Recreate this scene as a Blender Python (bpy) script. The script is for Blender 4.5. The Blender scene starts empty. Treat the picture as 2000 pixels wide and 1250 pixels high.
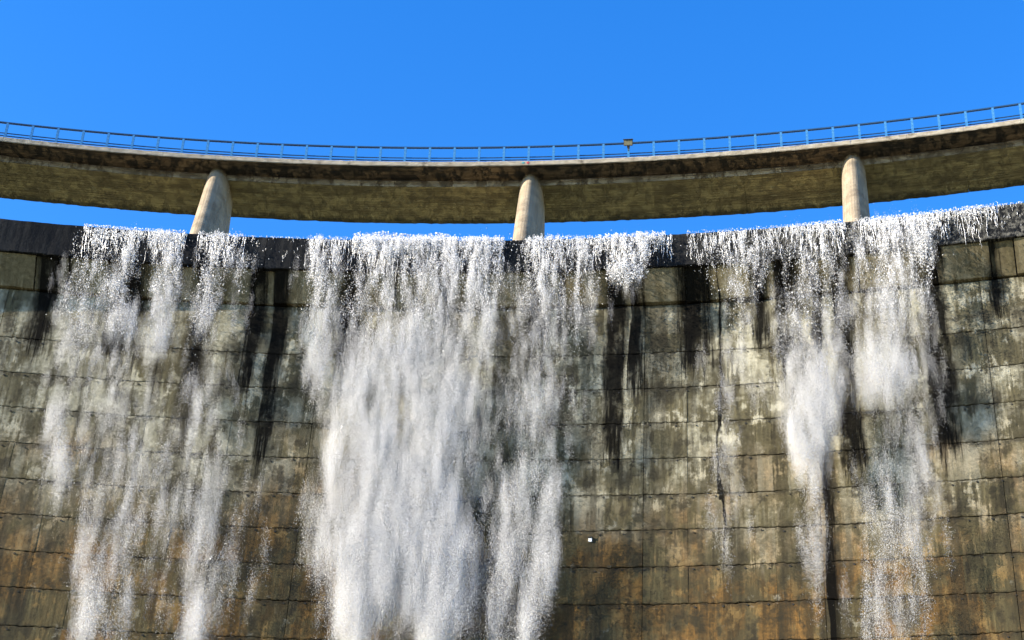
import bpy, math, random
import numpy as np
from mathutils import Matrix, Vector

random.seed(7)
rng = np.random.default_rng(11)
sc = bpy.context.scene
COL = sc.collection

# ------------------------------------------------------------------ camera
# Metres. The camera stands in the valley at the origin, eye height 1.7 m above the ground; the dam is an arc of
# radius R round (CX, CY).
F_PX, PITCH, ROLL, YAW = 3141.3, 0.50179, 0.04408, -0.23019
R, CX, CY, KB = 107.964, -2.427, 63.5 - 107.964, 0.11911      # KB: batter of the downstream face
_cp, _sp, _cy, _sy = math.cos(PITCH), math.sin(PITCH), math.cos(YAW), math.sin(YAW)
FWD = np.array([_sy * _cp, _cy * _cp, _sp]); _rt = np.array([_cy, -_sy, 0.0]); _up = np.cross(_rt, FWD)
RIGHT = math.cos(ROLL) * _rt + math.sin(ROLL) * _up
UP = -math.sin(ROLL) * _rt + math.cos(ROLL) * _up
cam_data = bpy.data.cameras.new('camera'); cam = bpy.data.objects.new('camera', cam_data); COL.objects.link(cam)
cam_data.sensor_width = 36.0; cam_data.lens = F_PX / 2000 * 36.0; cam_data.clip_end = 6000; cam_data.clip_start = 0.5
cam.matrix_world = Matrix(((RIGHT[0], UP[0], -FWD[0], 0), (RIGHT[1], UP[1], -FWD[1], 0), (RIGHT[2], UP[2], -FWD[2], 0), (0, 0, 0, 1)))
sc.camera = cam

# ------------------------------------------------------------------ sky, sun, exposure
SUN_EL, SUN_AZ = math.radians(22), math.radians(241.5)      # azimuth clockwise from +Y
SUN_DIR = Vector((math.sin(SUN_AZ) * math.cos(SUN_EL), math.cos(SUN_AZ) * math.cos(SUN_EL), math.sin(SUN_EL)))
w = bpy.data.worlds.new('World'); sc.world = w; w.use_nodes = True
wn = w.node_tree; bg = wn.nodes['Background']
sky = wn.nodes.new('ShaderNodeTexSky'); sky.sky_type = 'NISHITA'; sky.sun_disc = False
sky.sun_elevation = SUN_EL; sky.sun_rotation = SUN_AZ; sky.air_density = 1.0; sky.dust_density = 0.2; sky.ozone_density = 3.0
hs = wn.nodes.new('ShaderNodeHueSaturation'); hs.inputs['Saturation'].default_value = 1.345; hs.inputs['Hue'].default_value = .512
wn.links.new(sky.outputs[0], hs.inputs['Color']); wn.links.new(hs.outputs[0], bg.inputs['Color'])
bg.inputs['Strength'].default_value = 0.15
sl = bpy.data.lights.new('sun', 'SUN'); sl.energy = 5.0; sl.angle = math.radians(0.5); sl.color = (1.0, 0.90, 0.74)
so = bpy.data.objects.new('sun', sl); COL.objects.link(so); so.rotation_euler = SUN_DIR.to_track_quat('Z', 'Y').to_euler()
so.location = (-60, -80, 120)
vs = sc.view_settings; vs.view_transform = 'Standard'; vs.look = 'None'; vs.exposure = 1.42; vs.gamma = 1.0; vs.use_curve_mapping = False
sc.cycles.denoising_input_passes = 'RGB'; sc.cycles.adaptive_threshold = .025; sc.cycles.max_bounces = 6; sc.cycles.diffuse_bounces = 5; sc.cycles.transmission_bounces = 4; sc.cycles.transparent_max_bounces = 8

# ------------------------------------------------------------------ arc geometry helpers
RAD = math.radians
def P(th, dr, z):
    """point on the dam: angle (rad) round the arc centre, offset from radius R, height"""
    return (CX + (R + dr) * math.sin(th), CY + (R + dr) * math.cos(th), z)
def Pn(th, dr, z):
    return np.stack([CX + (R + dr) * np.sin(th), CY + (R + dr) * np.cos(th), z], -1)
def face_dr(z): return KB * (z - 34.0)
Z_CREST, Z_LIP, Z_COR = 39.205, 37.49, 36.115
LIP_DR = -0.84
def fall_dr(z):
    return LIP_DR - 0.10 - 1.15 * np.sqrt(np.maximum(0.0, 2 * (Z_CREST - z) / 9.81))
def spot(px, py, surf):
    """where the line of sight through a point measured in the photograph meets a surface of the dam: (angle, height)"""
    q = FWD + RIGHT * (px - 1000) / F_PX + UP * (625 - py) / F_PX
    t = np.linspace(40, 130, 3000); pts = t[:, None] * q
    g = np.hypot(pts[:, 0] - CX, pts[:, 1] - CY) - R - (surf(pts[:, 2]) if callable(surf) else surf)
    i = int(np.argmax(g > 0)); a = g[i - 1] / (g[i - 1] - g[i]); p = pts[i - 1] + a * (pts[i] - pts[i - 1])
    return math.atan2(p[0] - CX, p[1] - CY), float(p[2])

def link(o, parent=None):
    COL.objects.link(o)
    if parent is not None: o.parent = parent
    return o
def tag(o, label=None, cat=None, group=None, kind=None):
    for k, v in (('label', label), ('category', cat), ('group', group), ('kind', kind)):
        if v: o[k] = v
    return o
def empty(name, loc=(0, 0, 0)):
    o = bpy.data.objects.new(name, None); o.location = loc; o.empty_display_size = 0.5
    return link(o)
def mesh_obj(name, verts, faces, mat, parent=None, uv=None, smooth=False):
    """uv: one (u, v) per vertex. Vertices are world coordinates; a parent Empty's location is taken off."""
    me = bpy.data.meshes.new(name)
    if parent is not None and tuple(parent.location) != (0, 0, 0):
        l = parent.location; verts = [(v[0] - l[0], v[1] - l[1], v[2] - l[2]) for v in verts]
    me.from_pydata(verts, [], faces)
    if uv is not None:
        lay = me.uv_layers.new(name='UVMap'); li = np.empty(len(me.loops), dtype=np.int32); me.loops.foreach_get('vertex_index', li)
        lay.data.foreach_set('uv', np.asarray(uv, dtype=np.float32)[li].ravel())
    if smooth: me.polygons.foreach_set('use_smooth', [True] * len(me.polygons))
    me.materials.append(mat)
    return link(bpy.data.objects.new(name, me), parent)
def sweep(name, prof, th0, th1, n, mat, parent, close=True, caps=True, uvmode='r', smooth=False, jag=None):
    """profile [(dr, z)] swept round the arc; uv = (metres along the arc, dr or z)"""
    V, U, Fc = [], [], []; m = len(prof)
    per = [0.0]
    for i in range(1, m): per.append(per[-1] + math.hypot(prof[i][0] - prof[i - 1][0], prof[i][1] - prof[i - 1][1]))
    for i in range(n + 1):
        th = th0 + (th1 - th0) * i / n
        for j, (dr, z) in enumerate(prof):
            if jag: dr, z = jag(i, j, dr, z)
            V.append(P(th, dr, z)); U.append((th * 108.0, z if uvmode == 'z' else (dr if uvmode == 'r' else per[j])))
    for i in range(n):
        for j in range(m if close else m - 1):
            a, b = i * m + j, i * m + (j + 1) % m
            Fc.append((a, b, b + m, a + m))
    if caps and close:
        Fc.append(tuple(range(m))[::-1]); Fc.append(tuple(n * m + j for j in range(m)))
    return mesh_obj(name, V, Fc, mat, parent, U, smooth)

# ------------------------------------------------------------------ materials
class N:
    def __init__(s, name):
        s.m = bpy.data.materials.new(name); s.m.use_nodes = True; s.t = s.m.node_tree; s.b = s.t.nodes['Principled BSDF']
    def new(s, t): return s.t.nodes.new(t)
    def inp(s, sock, v):
        if isinstance(v, (int, float, tuple, list)): sock.default_value = v
        else: s.t.links.new(v, sock)
    def math(s, op, a, b=0.0, clamp=False):
        n = s.new('ShaderNodeMath'); n.operation = op; n.use_clamp = clamp; s.inp(n.inputs[0], a); s.inp(n.inputs[1], b); return n.outputs[0]
    def rng(s, v, a, b, c=0.0, d=1.0, smooth=True):
        n = s.new('ShaderNodeMapRange'); n.interpolation_type = 'SMOOTHSTEP' if smooth else 'LINEAR'
        for k, q in zip(('Value', 'From Min', 'From Max', 'To Min', 'To Max'), (v, a, b, c, d)): s.inp(n.inputs[k], q)
        return n.outputs[0]
    def mix(s, f, a, b, mode='MIX'):
        n = s.new('ShaderNodeMix'); n.data_type = 'RGBA'; n.blend_type = mode
        s.inp(n.inputs[0], f)
        s.inp(n.inputs[6], a if not isinstance(a, tuple) else (*a, 1)); s.inp(n.inputs[7], b if not isinstance(b, tuple) else (*b, 1)); return n.outputs[2]
    def uv(s):
        n = s.new('ShaderNodeUVMap'); n.uv_map = 'UVMap'; x = s.new('ShaderNodeSeparateXYZ'); s.t.links.new(n.outputs[0], x.inputs[0]); return x.outputs[0], x.outputs[1]
    def vec(s, x, y, z=0.0):
        n = s.new('ShaderNodeCombineXYZ'); s.inp(n.inputs[0], x); s.inp(n.inputs[1], y); s.inp(n.inputs[2], z); return n.outputs[0]
    def noise(s, v, scale=1.0, detail=4.0, rough=0.55):
        n = s.new('ShaderNodeTexNoise'); s.inp(n.inputs['Vector'], v); n.inputs['Scale'].default_value = scale
        n.inputs['Detail'].default_value = detail; n.inputs['Roughness'].default_value = rough; return n.outputs[0]
    def ramp(s, f, stops):
        n = s.new('ShaderNodeValToRGB'); e = n.color_ramp.elements
        while len(e) < len(stops): e.new(0.5)
        for k, (p, c) in enumerate(stops): e[k].position = p; e[k].color = (*c, 1) if len(c) == 3 else c
        s.inp(n.inputs[0], f); return n.outputs[0]
    def rand(s):
        return s.new('ShaderNodeObjectInfo').outputs['Random']
    def bump(s, h, strength, dist):
        n = s.new('ShaderNodeBump'); n.inputs['Strength'].default_value = strength; n.inputs['Distance'].default_value = dist
        s.t.links.new(h, n.inputs['Height']); s.t.links.new(n.outputs[0], s.b.inputs['Normal'])
    def done(s, col, rough=0.85, **kw):
        s.inp(s.b.inputs['Base Color'], (*col, 1) if isinstance(col, tuple) else col); s.inp(s.b.inputs['Roughness'], rough)
        for k, v in kw.items(): s.inp(s.b.inputs[k.replace('_', ' ')], v)
        return s.m

# dark run-off streaks on the downstream face: (photo x, photo y where it shows, width px, strength, photo y of its foot)
STREAKS = [(78, 640, 34, .95, 690), (118, 560, 24, .8, 620), (240, 640, 46, .95, 720), (378, 700, 26, .8, 790), (497, 640, 26, .9, 760), (533, 700, 26, .95, 900),
           (684, 640, 34, 1.0, 740), (860, 620, 40, .6, 700), (1058, 620, 34, .9, 690), (1090, 620, 22, .7, 660),
           (1202, 660, 26, 1.1, 900), (1228, 640, 44, 1.0, 770), (1252, 640, 22, .9, 740), (1356, 640, 44, 1.0, 730), (1386, 800, 24, 1.15, 1110), (1484, 620, 24, .85, 680), (1522, 620, 60, 1.0, 720),
           (1596, 950, 36, 1.05, 1400), (1652, 760, 34, .95, 940), (1834, 700, 34, 1.0, 900), (1866, 920, 16, .75, 1020), (1945, 560, 20, .7, 640)]
def streak_mask(g, u, v):
    wob = g.noise(g.vec(g.math('MULTIPLY', u, 1.4), g.math('MULTIPLY', v, .30)), 1.0, 4)
    uu = g.math('ADD', u, g.math('MULTIPLY', g.math('SUBTRACT', wob, .5), .9))
    fine = g.noise(g.vec(g.math('MULTIPLY', u, 8.5), g.math('MULTIPLY', v, .42)), 1.0, 7, .72)
    out = None
    lims = (RAD(-20.0) * 108, RAD(-8.5) * 108, RAD(-1.05) * 108, RAD(7.0) * 108)
    items = []
    for (px, py, wd, st, pb) in STREAKS:
        th, _ = spot(px, py, face_dr); _, zb = spot(px, min(pb, 1240), face_dr)
        if pb > 1240: zb = 10.0
        items.append((th * 108, wd / 41 * .5, st, zb))
    for k in range(3):
        a, b = lims[k], lims[k + 1]; st = []
        for (uc, hw, s_, zb) in sorted(items):
            if not a < uc < b: continue
            q = (zb - 5) / 40.0
            for du, val in ((-hw * 1.9, 0), (0, s_), (hw * 1.9, 0)): st.append([(uc + du - a) / (b - a), (val, q, 0)])
        for i in range(1, len(st)):
            if st[i][0] <= st[i - 1][0]: mid = st[i - 1][0] + .001; st[i][0] = mid
        st = st[:32]
        r = g.ramp(g.rng(uu, a, b, 0, 1, False), st)
        x = g.new('ShaderNodeSeparateColor'); g.t.links.new(r, x.inputs[0])
        zb = g.math('MULTIPLY_ADD', x.outputs[1], 40.0); zb.node.inputs[2].default_value = 5.0
        dz = g.math('SUBTRACT', g.math('ADD', v, g.math('MULTIPLY', g.math('SUBTRACT', fine, .5), 5.0)), zb)
        mk = g.math('MULTIPLY', x.outputs[0], g.rng(dz, -.8, 1.6))
        inside = g.math('MULTIPLY', g.math('GREATER_THAN', uu, a), g.math('LESS_THAN', uu, b))
        mk = g.math('MULTIPLY', mk, inside)
        out = mk if out is None else g.math('MAXIMUM', out, mk)
    brk = g.noise(g.vec(g.math('MULTIPLY', u, 1.1), g.math('MULTIPLY', v, .5), 44.0), 1.0, 7, .7)
    a = g.rng(g.math('ADD', out, g.math('MULTIPLY', g.math('SUBTRACT', fine, .5), 1.6)), .10, .56)
    halo = g.math('MULTIPLY', g.rng(g.math('ADD', out, g.math('MULTIPLY', g.math('SUBTRACT', brk, .5), .9)), .02, .50), .72)
    return g.math('MULTIPLY', g.math('MAXIMUM', a, halo), g.rng(brk, .30, .50, .45, 1.0))

LIFTS = [36.10, 33.48, 31.627, 29.837, 28.06, 26.313, 24.646, 22.983, 21.329, 19.67, 18.0, 16.3]
def face_material(name, tone=1.0, corbel=False):
    g = N(name); u, v = g.uv(); rd = g.rand()
    up = g.math('ADD', u, g.math('MULTIPLY', rd, 3.0))
    blot = g.noise(g.vec(g.math('MULTIPLY', u, .55), g.math('MULTIPLY', v, .42), g.math('MULTIPLY', rd, 1.2)), 1.0, 6, .62)
    big = g.noise(g.vec(g.math('MULTIPLY', u, .16), g.math('MULTIPLY', v, .20), 3.3), 1.0, 3)
    run = g.noise(g.vec(g.math('MULTIPLY', u, 2.6), g.math('MULTIPLY', v, .17), 7.0), 1.0, 5, .6)
    runf = g.noise(g.vec(g.math('MULTIPLY', u, 9.0), g.math('MULTIPLY', v, .8), 2.0), 1.0, 4, .6)
    grain = g.noise(g.vec(g.math('MULTIPLY', u, 5.0), g.math('MULTIPLY', v, 6.0), 1.0), 1.0, 8, .7)
    # pale lime-washed concrete high up, ochre iron staining low down
    hi = g.rng(g.math('ADD', v, g.math('MULTIPLY', g.math('SUBTRACT', big, .5), 16.0)), 23.0, 30.0)
    pale = g.mix(g.rng(grain, .35, .7), (.19, .175, .12), (.345, .325, .245))
    ochre = g.mix(g.rng(g.math('ADD', run, g.math('MULTIPLY', g.math('SUBTRACT', grain, .5), .5)), .38, .66), (.060, .041, .018), (.215, .122, .038))
    col = g.mix(hi, ochre, pale)
    olive = g.mix(g.rng(runf, .35, .7), (.060, .052, .027), (.115, .098, .05))
    a = g.math('ADD', g.math('ADD', blot, g.math('MULTIPLY', g.math('SUBTRACT', rd, .5), .12)), g.math('MULTIPLY', g.math('SUBTRACT', run, .5), .55))
    col = g.mix(g.math('MULTIPLY', g.rng(a, .40, .56), .88), col, olive)
    dk = g.math('ADD', g.math('ADD', g.math('MULTIPLY', blot, .5), g.math('MULTIPLY', run, .5)), g.math('MULTIPLY', g.math('SUBTRACT', grain, .5), .35))
    col = g.mix(g.math('MULTIPLY', g.rng(dk, .53, .68), .75), col, (.022, .020, .015))
    # run-off from each lift joint and lime bloom
    wn_ = g.noise(g.vec(g.math('MULTIPLY', u, 1.1), g.math('MULTIPLY', v, .9), 9.0), 1.0, 6, .7)
    col = g.mix(g.math('MULTIPLY', g.rng(wn_, .60, .70), .55), col, (.34, .32, .25))
    speck = g.noise(g.vec(g.math('MULTIPLY', u, 16.0), g.math('MULTIPLY', v, 16.0), 4.0), 1.0, 3, .6)
    col = g.mix(g.math('MULTIPLY', g.rng(speck, .66, .76), .25), col, (.05, .045, .035))
    lo, hi_ = 17.0, 36.5; st = []
    for z_ in LIFTS[-2:0:-1]:
        for d_, val in ((-.30, 0), (-.02, 1), (.08, 0)): st.append(((z_ + d_ - lo) / (hi_ - lo), (val, val, val)))
    jm = g.ramp(g.rng(g.math('ADD', v, g.math('MULTIPLY', g.math('SUBTRACT', grain, .5), .12)), lo, hi_, 0, 1, False), st)
    crust = g.noise(g.vec(g.math('MULTIPLY', u, 1.8), g.math('MULTIPLY', v, 3.0), 15.0), 1.0, 7, .75)
    col = g.mix(g.math('MULTIPLY', g.math('MULTIPLY', jm, g.rng(crust, .42, .58)), .8), col, (.018, .015, .011))
    col = g.mix(g.math('MULTIPLY', g.math('MULTIPLY', jm, g.rng(crust, .40, .32)), .7), col, (.36, .35, .31))
    wq = g.noise(g.vec(g.math('MULTIPLY', u, 2.2), g.math('MULTIPLY', v, 2.2), 31.0), 1.0, 5, .7)
    cu = g.math('FLOOR', g.math('ADD', g.math('MULTIPLY', u, 1.55), g.math('MULTIPLY', wq, .45)))
    cv = g.math('FLOOR', g.math('ADD', g.math('MULTIPLY', v, .60), g.math('MULTIPLY', wq, .55)))
    wn2 = g.new('ShaderNodeTexWhiteNoise'); wn2.noise_dimensions = '2D'; g.t.links.new(g.vec(cu, cv), wn2.inputs['Vector']); cellr = wn2.outputs['Value']
    col = g.mix(g.math('MULTIPLY', g.rng(cellr, .55, .95), .45), col, (.040, .035, .021))
    col = g.mix(g.math('MULTIPLY', g.math('MULTIPLY', g.rng(cellr, .22, .05), g.rng(v, 22.0, 27.0)), .30), col, (.33, .31, .24))
    patch = g.noise(g.vec(g.math('MULTIPLY', u, .9), g.math('MULTIPLY', v, .75), 21.0), 1.0, 7, .68)
    col = g.mix(g.math('MULTIPLY', g.rng(g.math('ADD', patch, g.math('MULTIPLY', g.math('SUBTRACT', run, .5), .35)), .53, .62), .72), col, (.034, .029, .018))
    col = g.mix(g.math('MULTIPLY', g.rng(g.math('ADD', g.math('SUBTRACT', 1.0, patch), g.math('MULTIPLY', g.math('SUBTRACT', runf, .5), .35)), .54, .64), .75), col, g.mix(hi, (.20, .135, .055), (.41, .385, .295)))
    band = g.noise(g.vec(g.math('MULTIPLY', u, .62), g.math('MULTIPLY', v, .035), 27.0), 1.0, 5, .62)
    bandm = g.rng(g.math('ADD', band, g.math('MULTIPLY', g.math('SUBTRACT', runf, .5), .30)), .50, .62)
    col = g.mix(g.math('MULTIPLY', bandm, .20 if corbel else .62), col, (.026, .022, .013))
    if corbel: col = g.mix(.55, col, g.mix(g.rng(grain, .3, .7), (.115, .092, .05), (.22, .185, .11)))
    sm = streak_mask(g, u, v)
    col = g.mix(g.math('MULTIPLY', sm, .96), col, (.0045, .004, .0033))
    gm = g.new('ShaderNodeGamma'); g.t.links.new(col, gm.inputs[0]); gm.inputs[1].default_value = 1.15; col = g.mix(1.0, gm.outputs[0], (1.13, 1.13, 1.13), 'MULTIPLY')
    if tone != 1.0: col = g.mix(1.0, col, (tone, tone * .97, tone * .9), 'MULTIPLY')
    g.bump(g.math('ADD', g.math('MULTIPLY', grain, .6), g.math('MULTIPLY', blot, .8)), .55, .05)
    return g.done(col, g.rng(sm, 0, 1, .92, .8), Specular_IOR_Level=g.rng(sm, 0, 1, .2, .05))

M_FACE = face_material('stained_concrete')
M_CORBEL = face_material('corbel_concrete', 1.0, True)

def lip_material():
    g = N('wet_black_concrete'); u, v = g.uv()
    n1 = g.noise(g.vec(g.math('MULTIPLY', u, 3.5), g.math('MULTIPLY', v, .5)), 1.0, 6, .65)
    n2 = g.noise(g.vec(g.math('MULTIPLY', u, 9), g.math('MULTIPLY', v, 9)), 1.0, 5, .65)
    n3 = g.noise(g.vec(g.math('MULTIPLY', u, .35), 2.0), 1.0, 3)
    col = g.mix(g.rng(g.math('ADD', n1, g.math('MULTIPLY', g.math('SUBTRACT', n3, .5), .5)), .42, .72), (.004, .0043, .005), (.018, .018, .018))
    col = g.mix(g.math('MULTIPLY', g.rng(n2, .58, .72), .6), col, (.05, .048, .042))
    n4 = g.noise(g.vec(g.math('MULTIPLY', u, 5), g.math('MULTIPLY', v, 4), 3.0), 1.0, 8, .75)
    sunlit_grey = g.math('MULTIPLY', g.rng(u, RAD(-3.2) * 108, RAD(1.5) * 108, .04, 1.0), g.rng(n4, .46, .60))  # grey mottling, with the stronger sun towards the right painted into the colour
    col = g.mix(sunlit_grey, col, (.105, .10, .085))
    g.bump(n2, .5, .04)
    return g.done(col, g.rng(n1, .3, .7, .5, .75), Specular_IOR_Level=.07)
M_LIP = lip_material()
g = N('dark_joint_concrete'); M_JOINT = g.done((.05, .045, .036), .95)  # dark backing concrete seen in the joints between panels
g = N('tie_hole_black'); M_HOLE = g.done((.012, .011, .010), .9)

def soffit_material(name, c0, c1, c2, boards):
    g = N(name); u, v = g.uv(); rd = g.rand()
    line = g.noise(g.vec(g.math('MULTIPLY', u, .30), g.math('MULTIPLY', v, 9.0), g.math('MULTIPLY', rd, 5)), 1.0, 4, .6)
    blot = g.noise(g.vec(g.math('MULTIPLY', u, .5), g.math('MULTIPLY', v, 1.0), 4.0), 1.0, 6, .65)
    fine = g.noise(g.vec(g.math('MULTIPLY', u, 4.0), g.math('MULTIPLY', v, 8.0), 2.0), 1.0, 6, .7)
    col = g.mix(g.rng(line, .32, .66), c0, c1)
    col = g.mix(g.math('MULTIPLY', g.rng(blot, .46, .64), .8), col, c2)
    drip = g.noise(g.vec(g.math('MULTIPLY', u, 2.4), g.math('MULTIPLY', v, 1.1), 8.0), 1.0, 8, .72)
    col = g.mix(g.math('MULTIPLY', g.rng(drip, .45, .55), .62 if boards else .92), col, c2)
    pale = g.noise(g.vec(g.math('MULTIPLY', u, 1.6), g.math('MULTIPLY', v, 2.6), 12.0), 1.0, 7, .7)
    col = g.mix(g.math('MULTIPLY', g.rng(pale, .56, .70), .55), col, tuple(min(.5, q * 1.5) for q in c1))
    col = g.mix(g.math('MULTIPLY', g.rng(fine, .54, .70), .85), col, (.016, .014, .009))
    if boards:
        col = g.mix(g.math('MULTIPLY', g.rng(g.math('ADD', v, g.math('MULTIPLY', g.math('SUBTRACT', drip, .5), 1.6)), 7.2, 7.8), .8), col, (.03, .030, .011))
        saw = g.math('FRACT', g.math('MULTIPLY', v, 4.6))
        edge = g.math('MULTIPLY', g.rng(saw, .0, .16, 1, 0), g.rng(drip, .35, .55))
        col = g.mix(g.math('MULTIPLY', edge, .75), col, (.025, .022, .013))
        g.bump(g.math('SUBTRACT', g.math('ADD', line, g.math('MULTIPLY', fine, .5)), edge), .7, .03)
    else:
        g.bump(fine, .6, .03)
    return g.done(col, .92)
M_SOFFIT = soffit_material('mossy_board_marked_concrete', (.25, .20, .08), (.52, .44, .20), (.125, .098, .042), True)
M_BROWN = soffit_material('brown_stained_concrete', (.07, .048, .026), (.25, .175, .095), (.010, .008, .005), False)
M_GREYBAND = soffit_material('grey_girder_concrete', (.22, .195, .165), (.36, .33, .28), (.09, .075, .058), False)

def kerb_material():
    g = N('pale_kerb_concrete'); u, v = g.uv()
    n = g.noise(g.vec(g.math('MULTIPLY', u, 2.2), g.math('MULTIPLY', v, 6.0)), 1.0, 6, .7)
    n2 = g.noise(g.vec(g.math('MULTIPLY', u, 12.0), g.math('MULTIPLY', v, 14.0)), 1.0, 4, .7)
    col = g.mix(g.rng(n, .35, .65), (.21, .175, .125), (.35, .31, .24))
    col = g.mix(g.math('MULTIPLY', g.rng(n2, .55, .72), .6), col, (.10, .085, .06))
    dr_ = g.noise(g.vec(g.math('MULTIPLY', u, 1.3), g.math('MULTIPLY', v, 1.5), 6.0), 1.0, 7, .75)
    col = g.mix(g.math('MULTIPLY', g.rng(dr_, .54, .64), .75), col, (.06, .048, .032))
    g.bump(n2, .6, .02)
    return g.done(col, .9)
M_KERB = kerb_material()
def pier_material():
    g = N('board_formed_pier_concrete'); u, v = g.uv()
    brd = g.noise(g.vec(g.math('MULTIPLY', u, 8.0), g.math('MULTIPLY', v, .25)), 1.0, 4, .6)
    fine = g.noise(g.vec(g.math('MULTIPLY', u, 16.0), g.math('MULTIPLY', v, 4.0)), 1.0, 6, .7)
    blot = g.noise(g.vec(g.math('MULTIPLY', u, 1.3), g.math('MULTIPLY', v, .9), 5.0), 1.0, 5)
    big_ = g.noise(g.vec(g.math('MULTIPLY', u, .8), g.math('MULTIPLY', v, 1.4), 11.0), 1.0, 7, .7)
    col = g.mix(g.rng(g.math('ADD', g.math('MULTIPLY', brd, .35), g.math('MULTIPLY', big_, .65)), .38, .62), (.17, .132, .086), (.33, .265, .18))
    col = g.mix(g.math('MULTIPLY', g.rng(blot, .5, .68), .5), col, (.115, .095, .068))
    col = g.mix(g.math('MULTIPLY', g.rng(fine, .57, .7), .7), col, (.045, .034, .02))
    saw = g.math('FRACT', g.math('MULTIPLY', u, 7.0)); edge = g.rng(saw, 0, .12, 1, 0)
    col = g.mix(g.math('MULTIPLY', edge, .22), col, (.10, .08, .05))
    g.bump(g.math('SUBTRACT', fine, edge), .5, .02)
    return g.done(col, .9)
M_PIER = pier_material()
def paint_material():
    g = N('blue_painted_steel')
    n = g.noise(g.new('ShaderNodeTexCoord').outputs['Object'], 6.0, 5)
    col = g.mix(g.rng(n, .4, .75), (.035, .16, .34), (.07, .22, .40))
    return g.done(col, .38, Metallic=.15)
M_PAINT = paint_material()
g = N('shaded_blue_painted_steel'); M_RAIL = g.done(g.mix(g.noise(g.new('ShaderNodeTexCoord').outputs['Object'], 3.0, 5), (.006, .030, .085), (.014, .055, .13)), .45)  # darker copy of the post blue, shade under the rails put into the colour
g = N('olive_lamp_housing'); M_LAMP = g.done(g.mix(g.noise(g.new('ShaderNodeTexCoord').outputs['Object'], 14.0, 4), (.03, .028, .02), (.06, .055, .04)), .6)
g = N('lamp_glass'); M_GLASS = g.done((.15, .135, .075), .3)
g = N('white_plastic'); M_WHITE = g.done((.78, .78, .76), .5)
g = N('red_paint'); M_RED = g.done((.45, .03, .04), .6)
g = N('teal_paint'); M_TEAL = g.done((.02, .22, .24), .6)

def water_material(name, c, tr):
    m = bpy.data.materials.new(name); m.use_nodes = True; t = m.node_tree
    for n in list(t.nodes):
        if n.type != 'OUTPUT_MATERIAL': t.nodes.remove(n)
    out = [n for n in t.nodes if n.type == 'OUTPUT_MATERIAL'][0]
    d = t.nodes.new('ShaderNodeBsdfDiffuse'); d.inputs[0].default_value = (*c, 1)
    tl = t.nodes.new('ShaderNodeBsdfTranslucent'); tl.inputs[0].default_value = (*c, 1)
    gl = t.nodes.new('ShaderNodeBsdfGlossy'); gl.inputs[0].default_value = (.9, .9, .9, 1); gl.inputs['Roughness'].default_value = .25
    m1 = t.nodes.new('ShaderNodeMixShader'); m1.inputs[0].default_value = tr
    m2 = t.nodes.new('ShaderNodeMixShader'); m2.inputs[0].default_value = .10
    t.links.new(d.outputs[0], m1.inputs[1]); t.links.new(tl.outputs[0], m1.inputs[2])
    t.links.new(m1.outputs[0], m2.inputs[1]); t.links.new(gl.outputs[0], m2.inputs[2]); t.links.new(m2.outputs[0], out.inputs['Surface'])
    return m
M_DROP = water_material('falling_water_drops', (.985, .985, .985), .5)
M_FOAM = water_material('white_water_foam', (.96, .96, .96), .35)
def ground_material():
    g = N('gravel_ground'); tc = g.new('ShaderNodeTexCoord').outputs['Object']
    a = g.noise(tc, .15, 8, .65); b = g.noise(tc, 3.0, 6, .7)
    col = g.mix(g.rng(a, .4, .6), (.14, .15, .055), (.27, .235, .155)); col = g.mix(g.math('MULTIPLY', g.rng(b, .4, .7), .5), col, (.10, .09, .06))
    g.bump(b, .6, .1); return g.done(col, .95)
M_GROUND = ground_material()

# ------------------------------------------------------------------ ground
ring = [(0, 0, -1.7)]; fc = []
rr = [20, 60, 140, 400, 1500, 4000]; ns = 48
for q in rr:
    for i in range(ns):
        a = 2 * math.pi * i / ns; ring.append((q * math.cos(a), q * math.sin(a), -1.7 + (0 if q < 100 else 0)))
for i in range(ns): fc.append((0, 1 + i, 1 + (i + 1) % ns))
for k in range(len(rr) - 1):
    for i in range(ns): a = 1 + k * ns + i; b = 1 + k * ns + (i + 1) % ns; fc.append((a, a + ns, b + ns, b))
tag(mesh_obj('ground', ring, fc, M_GROUND), 'gravel and grass valley floor below the dam', kind='structure')

# ------------------------------------------------------------------ the dam
dam = empty('concrete_dam', (CX, CY + R, -1.7))
tag(dam, 'tall curved concrete dam wall stained black and ochre with water running down', 'dam')
TH0, TH1 = RAD(-31.0), RAD(19.0)
core = [(face_dr(-1.7) + .22, -1.7), (face_dr(Z_COR) + .22, Z_COR), (LIP_DR + .40, Z_LIP + .02), (LIP_DR + .30, Z_CREST - .25), (2.0, Z_CREST - .04), (8.5, Z_CREST - .04), (9.5, -1.7)]
sweep('wall_core', core, TH0, TH1, 150, M_JOINT, dam, uvmode='z')

COL_W = RAD(0.972)
c0 = RAD(-3.32)                                             # a measured construction joint
k0, k1 = -17, 10
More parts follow.
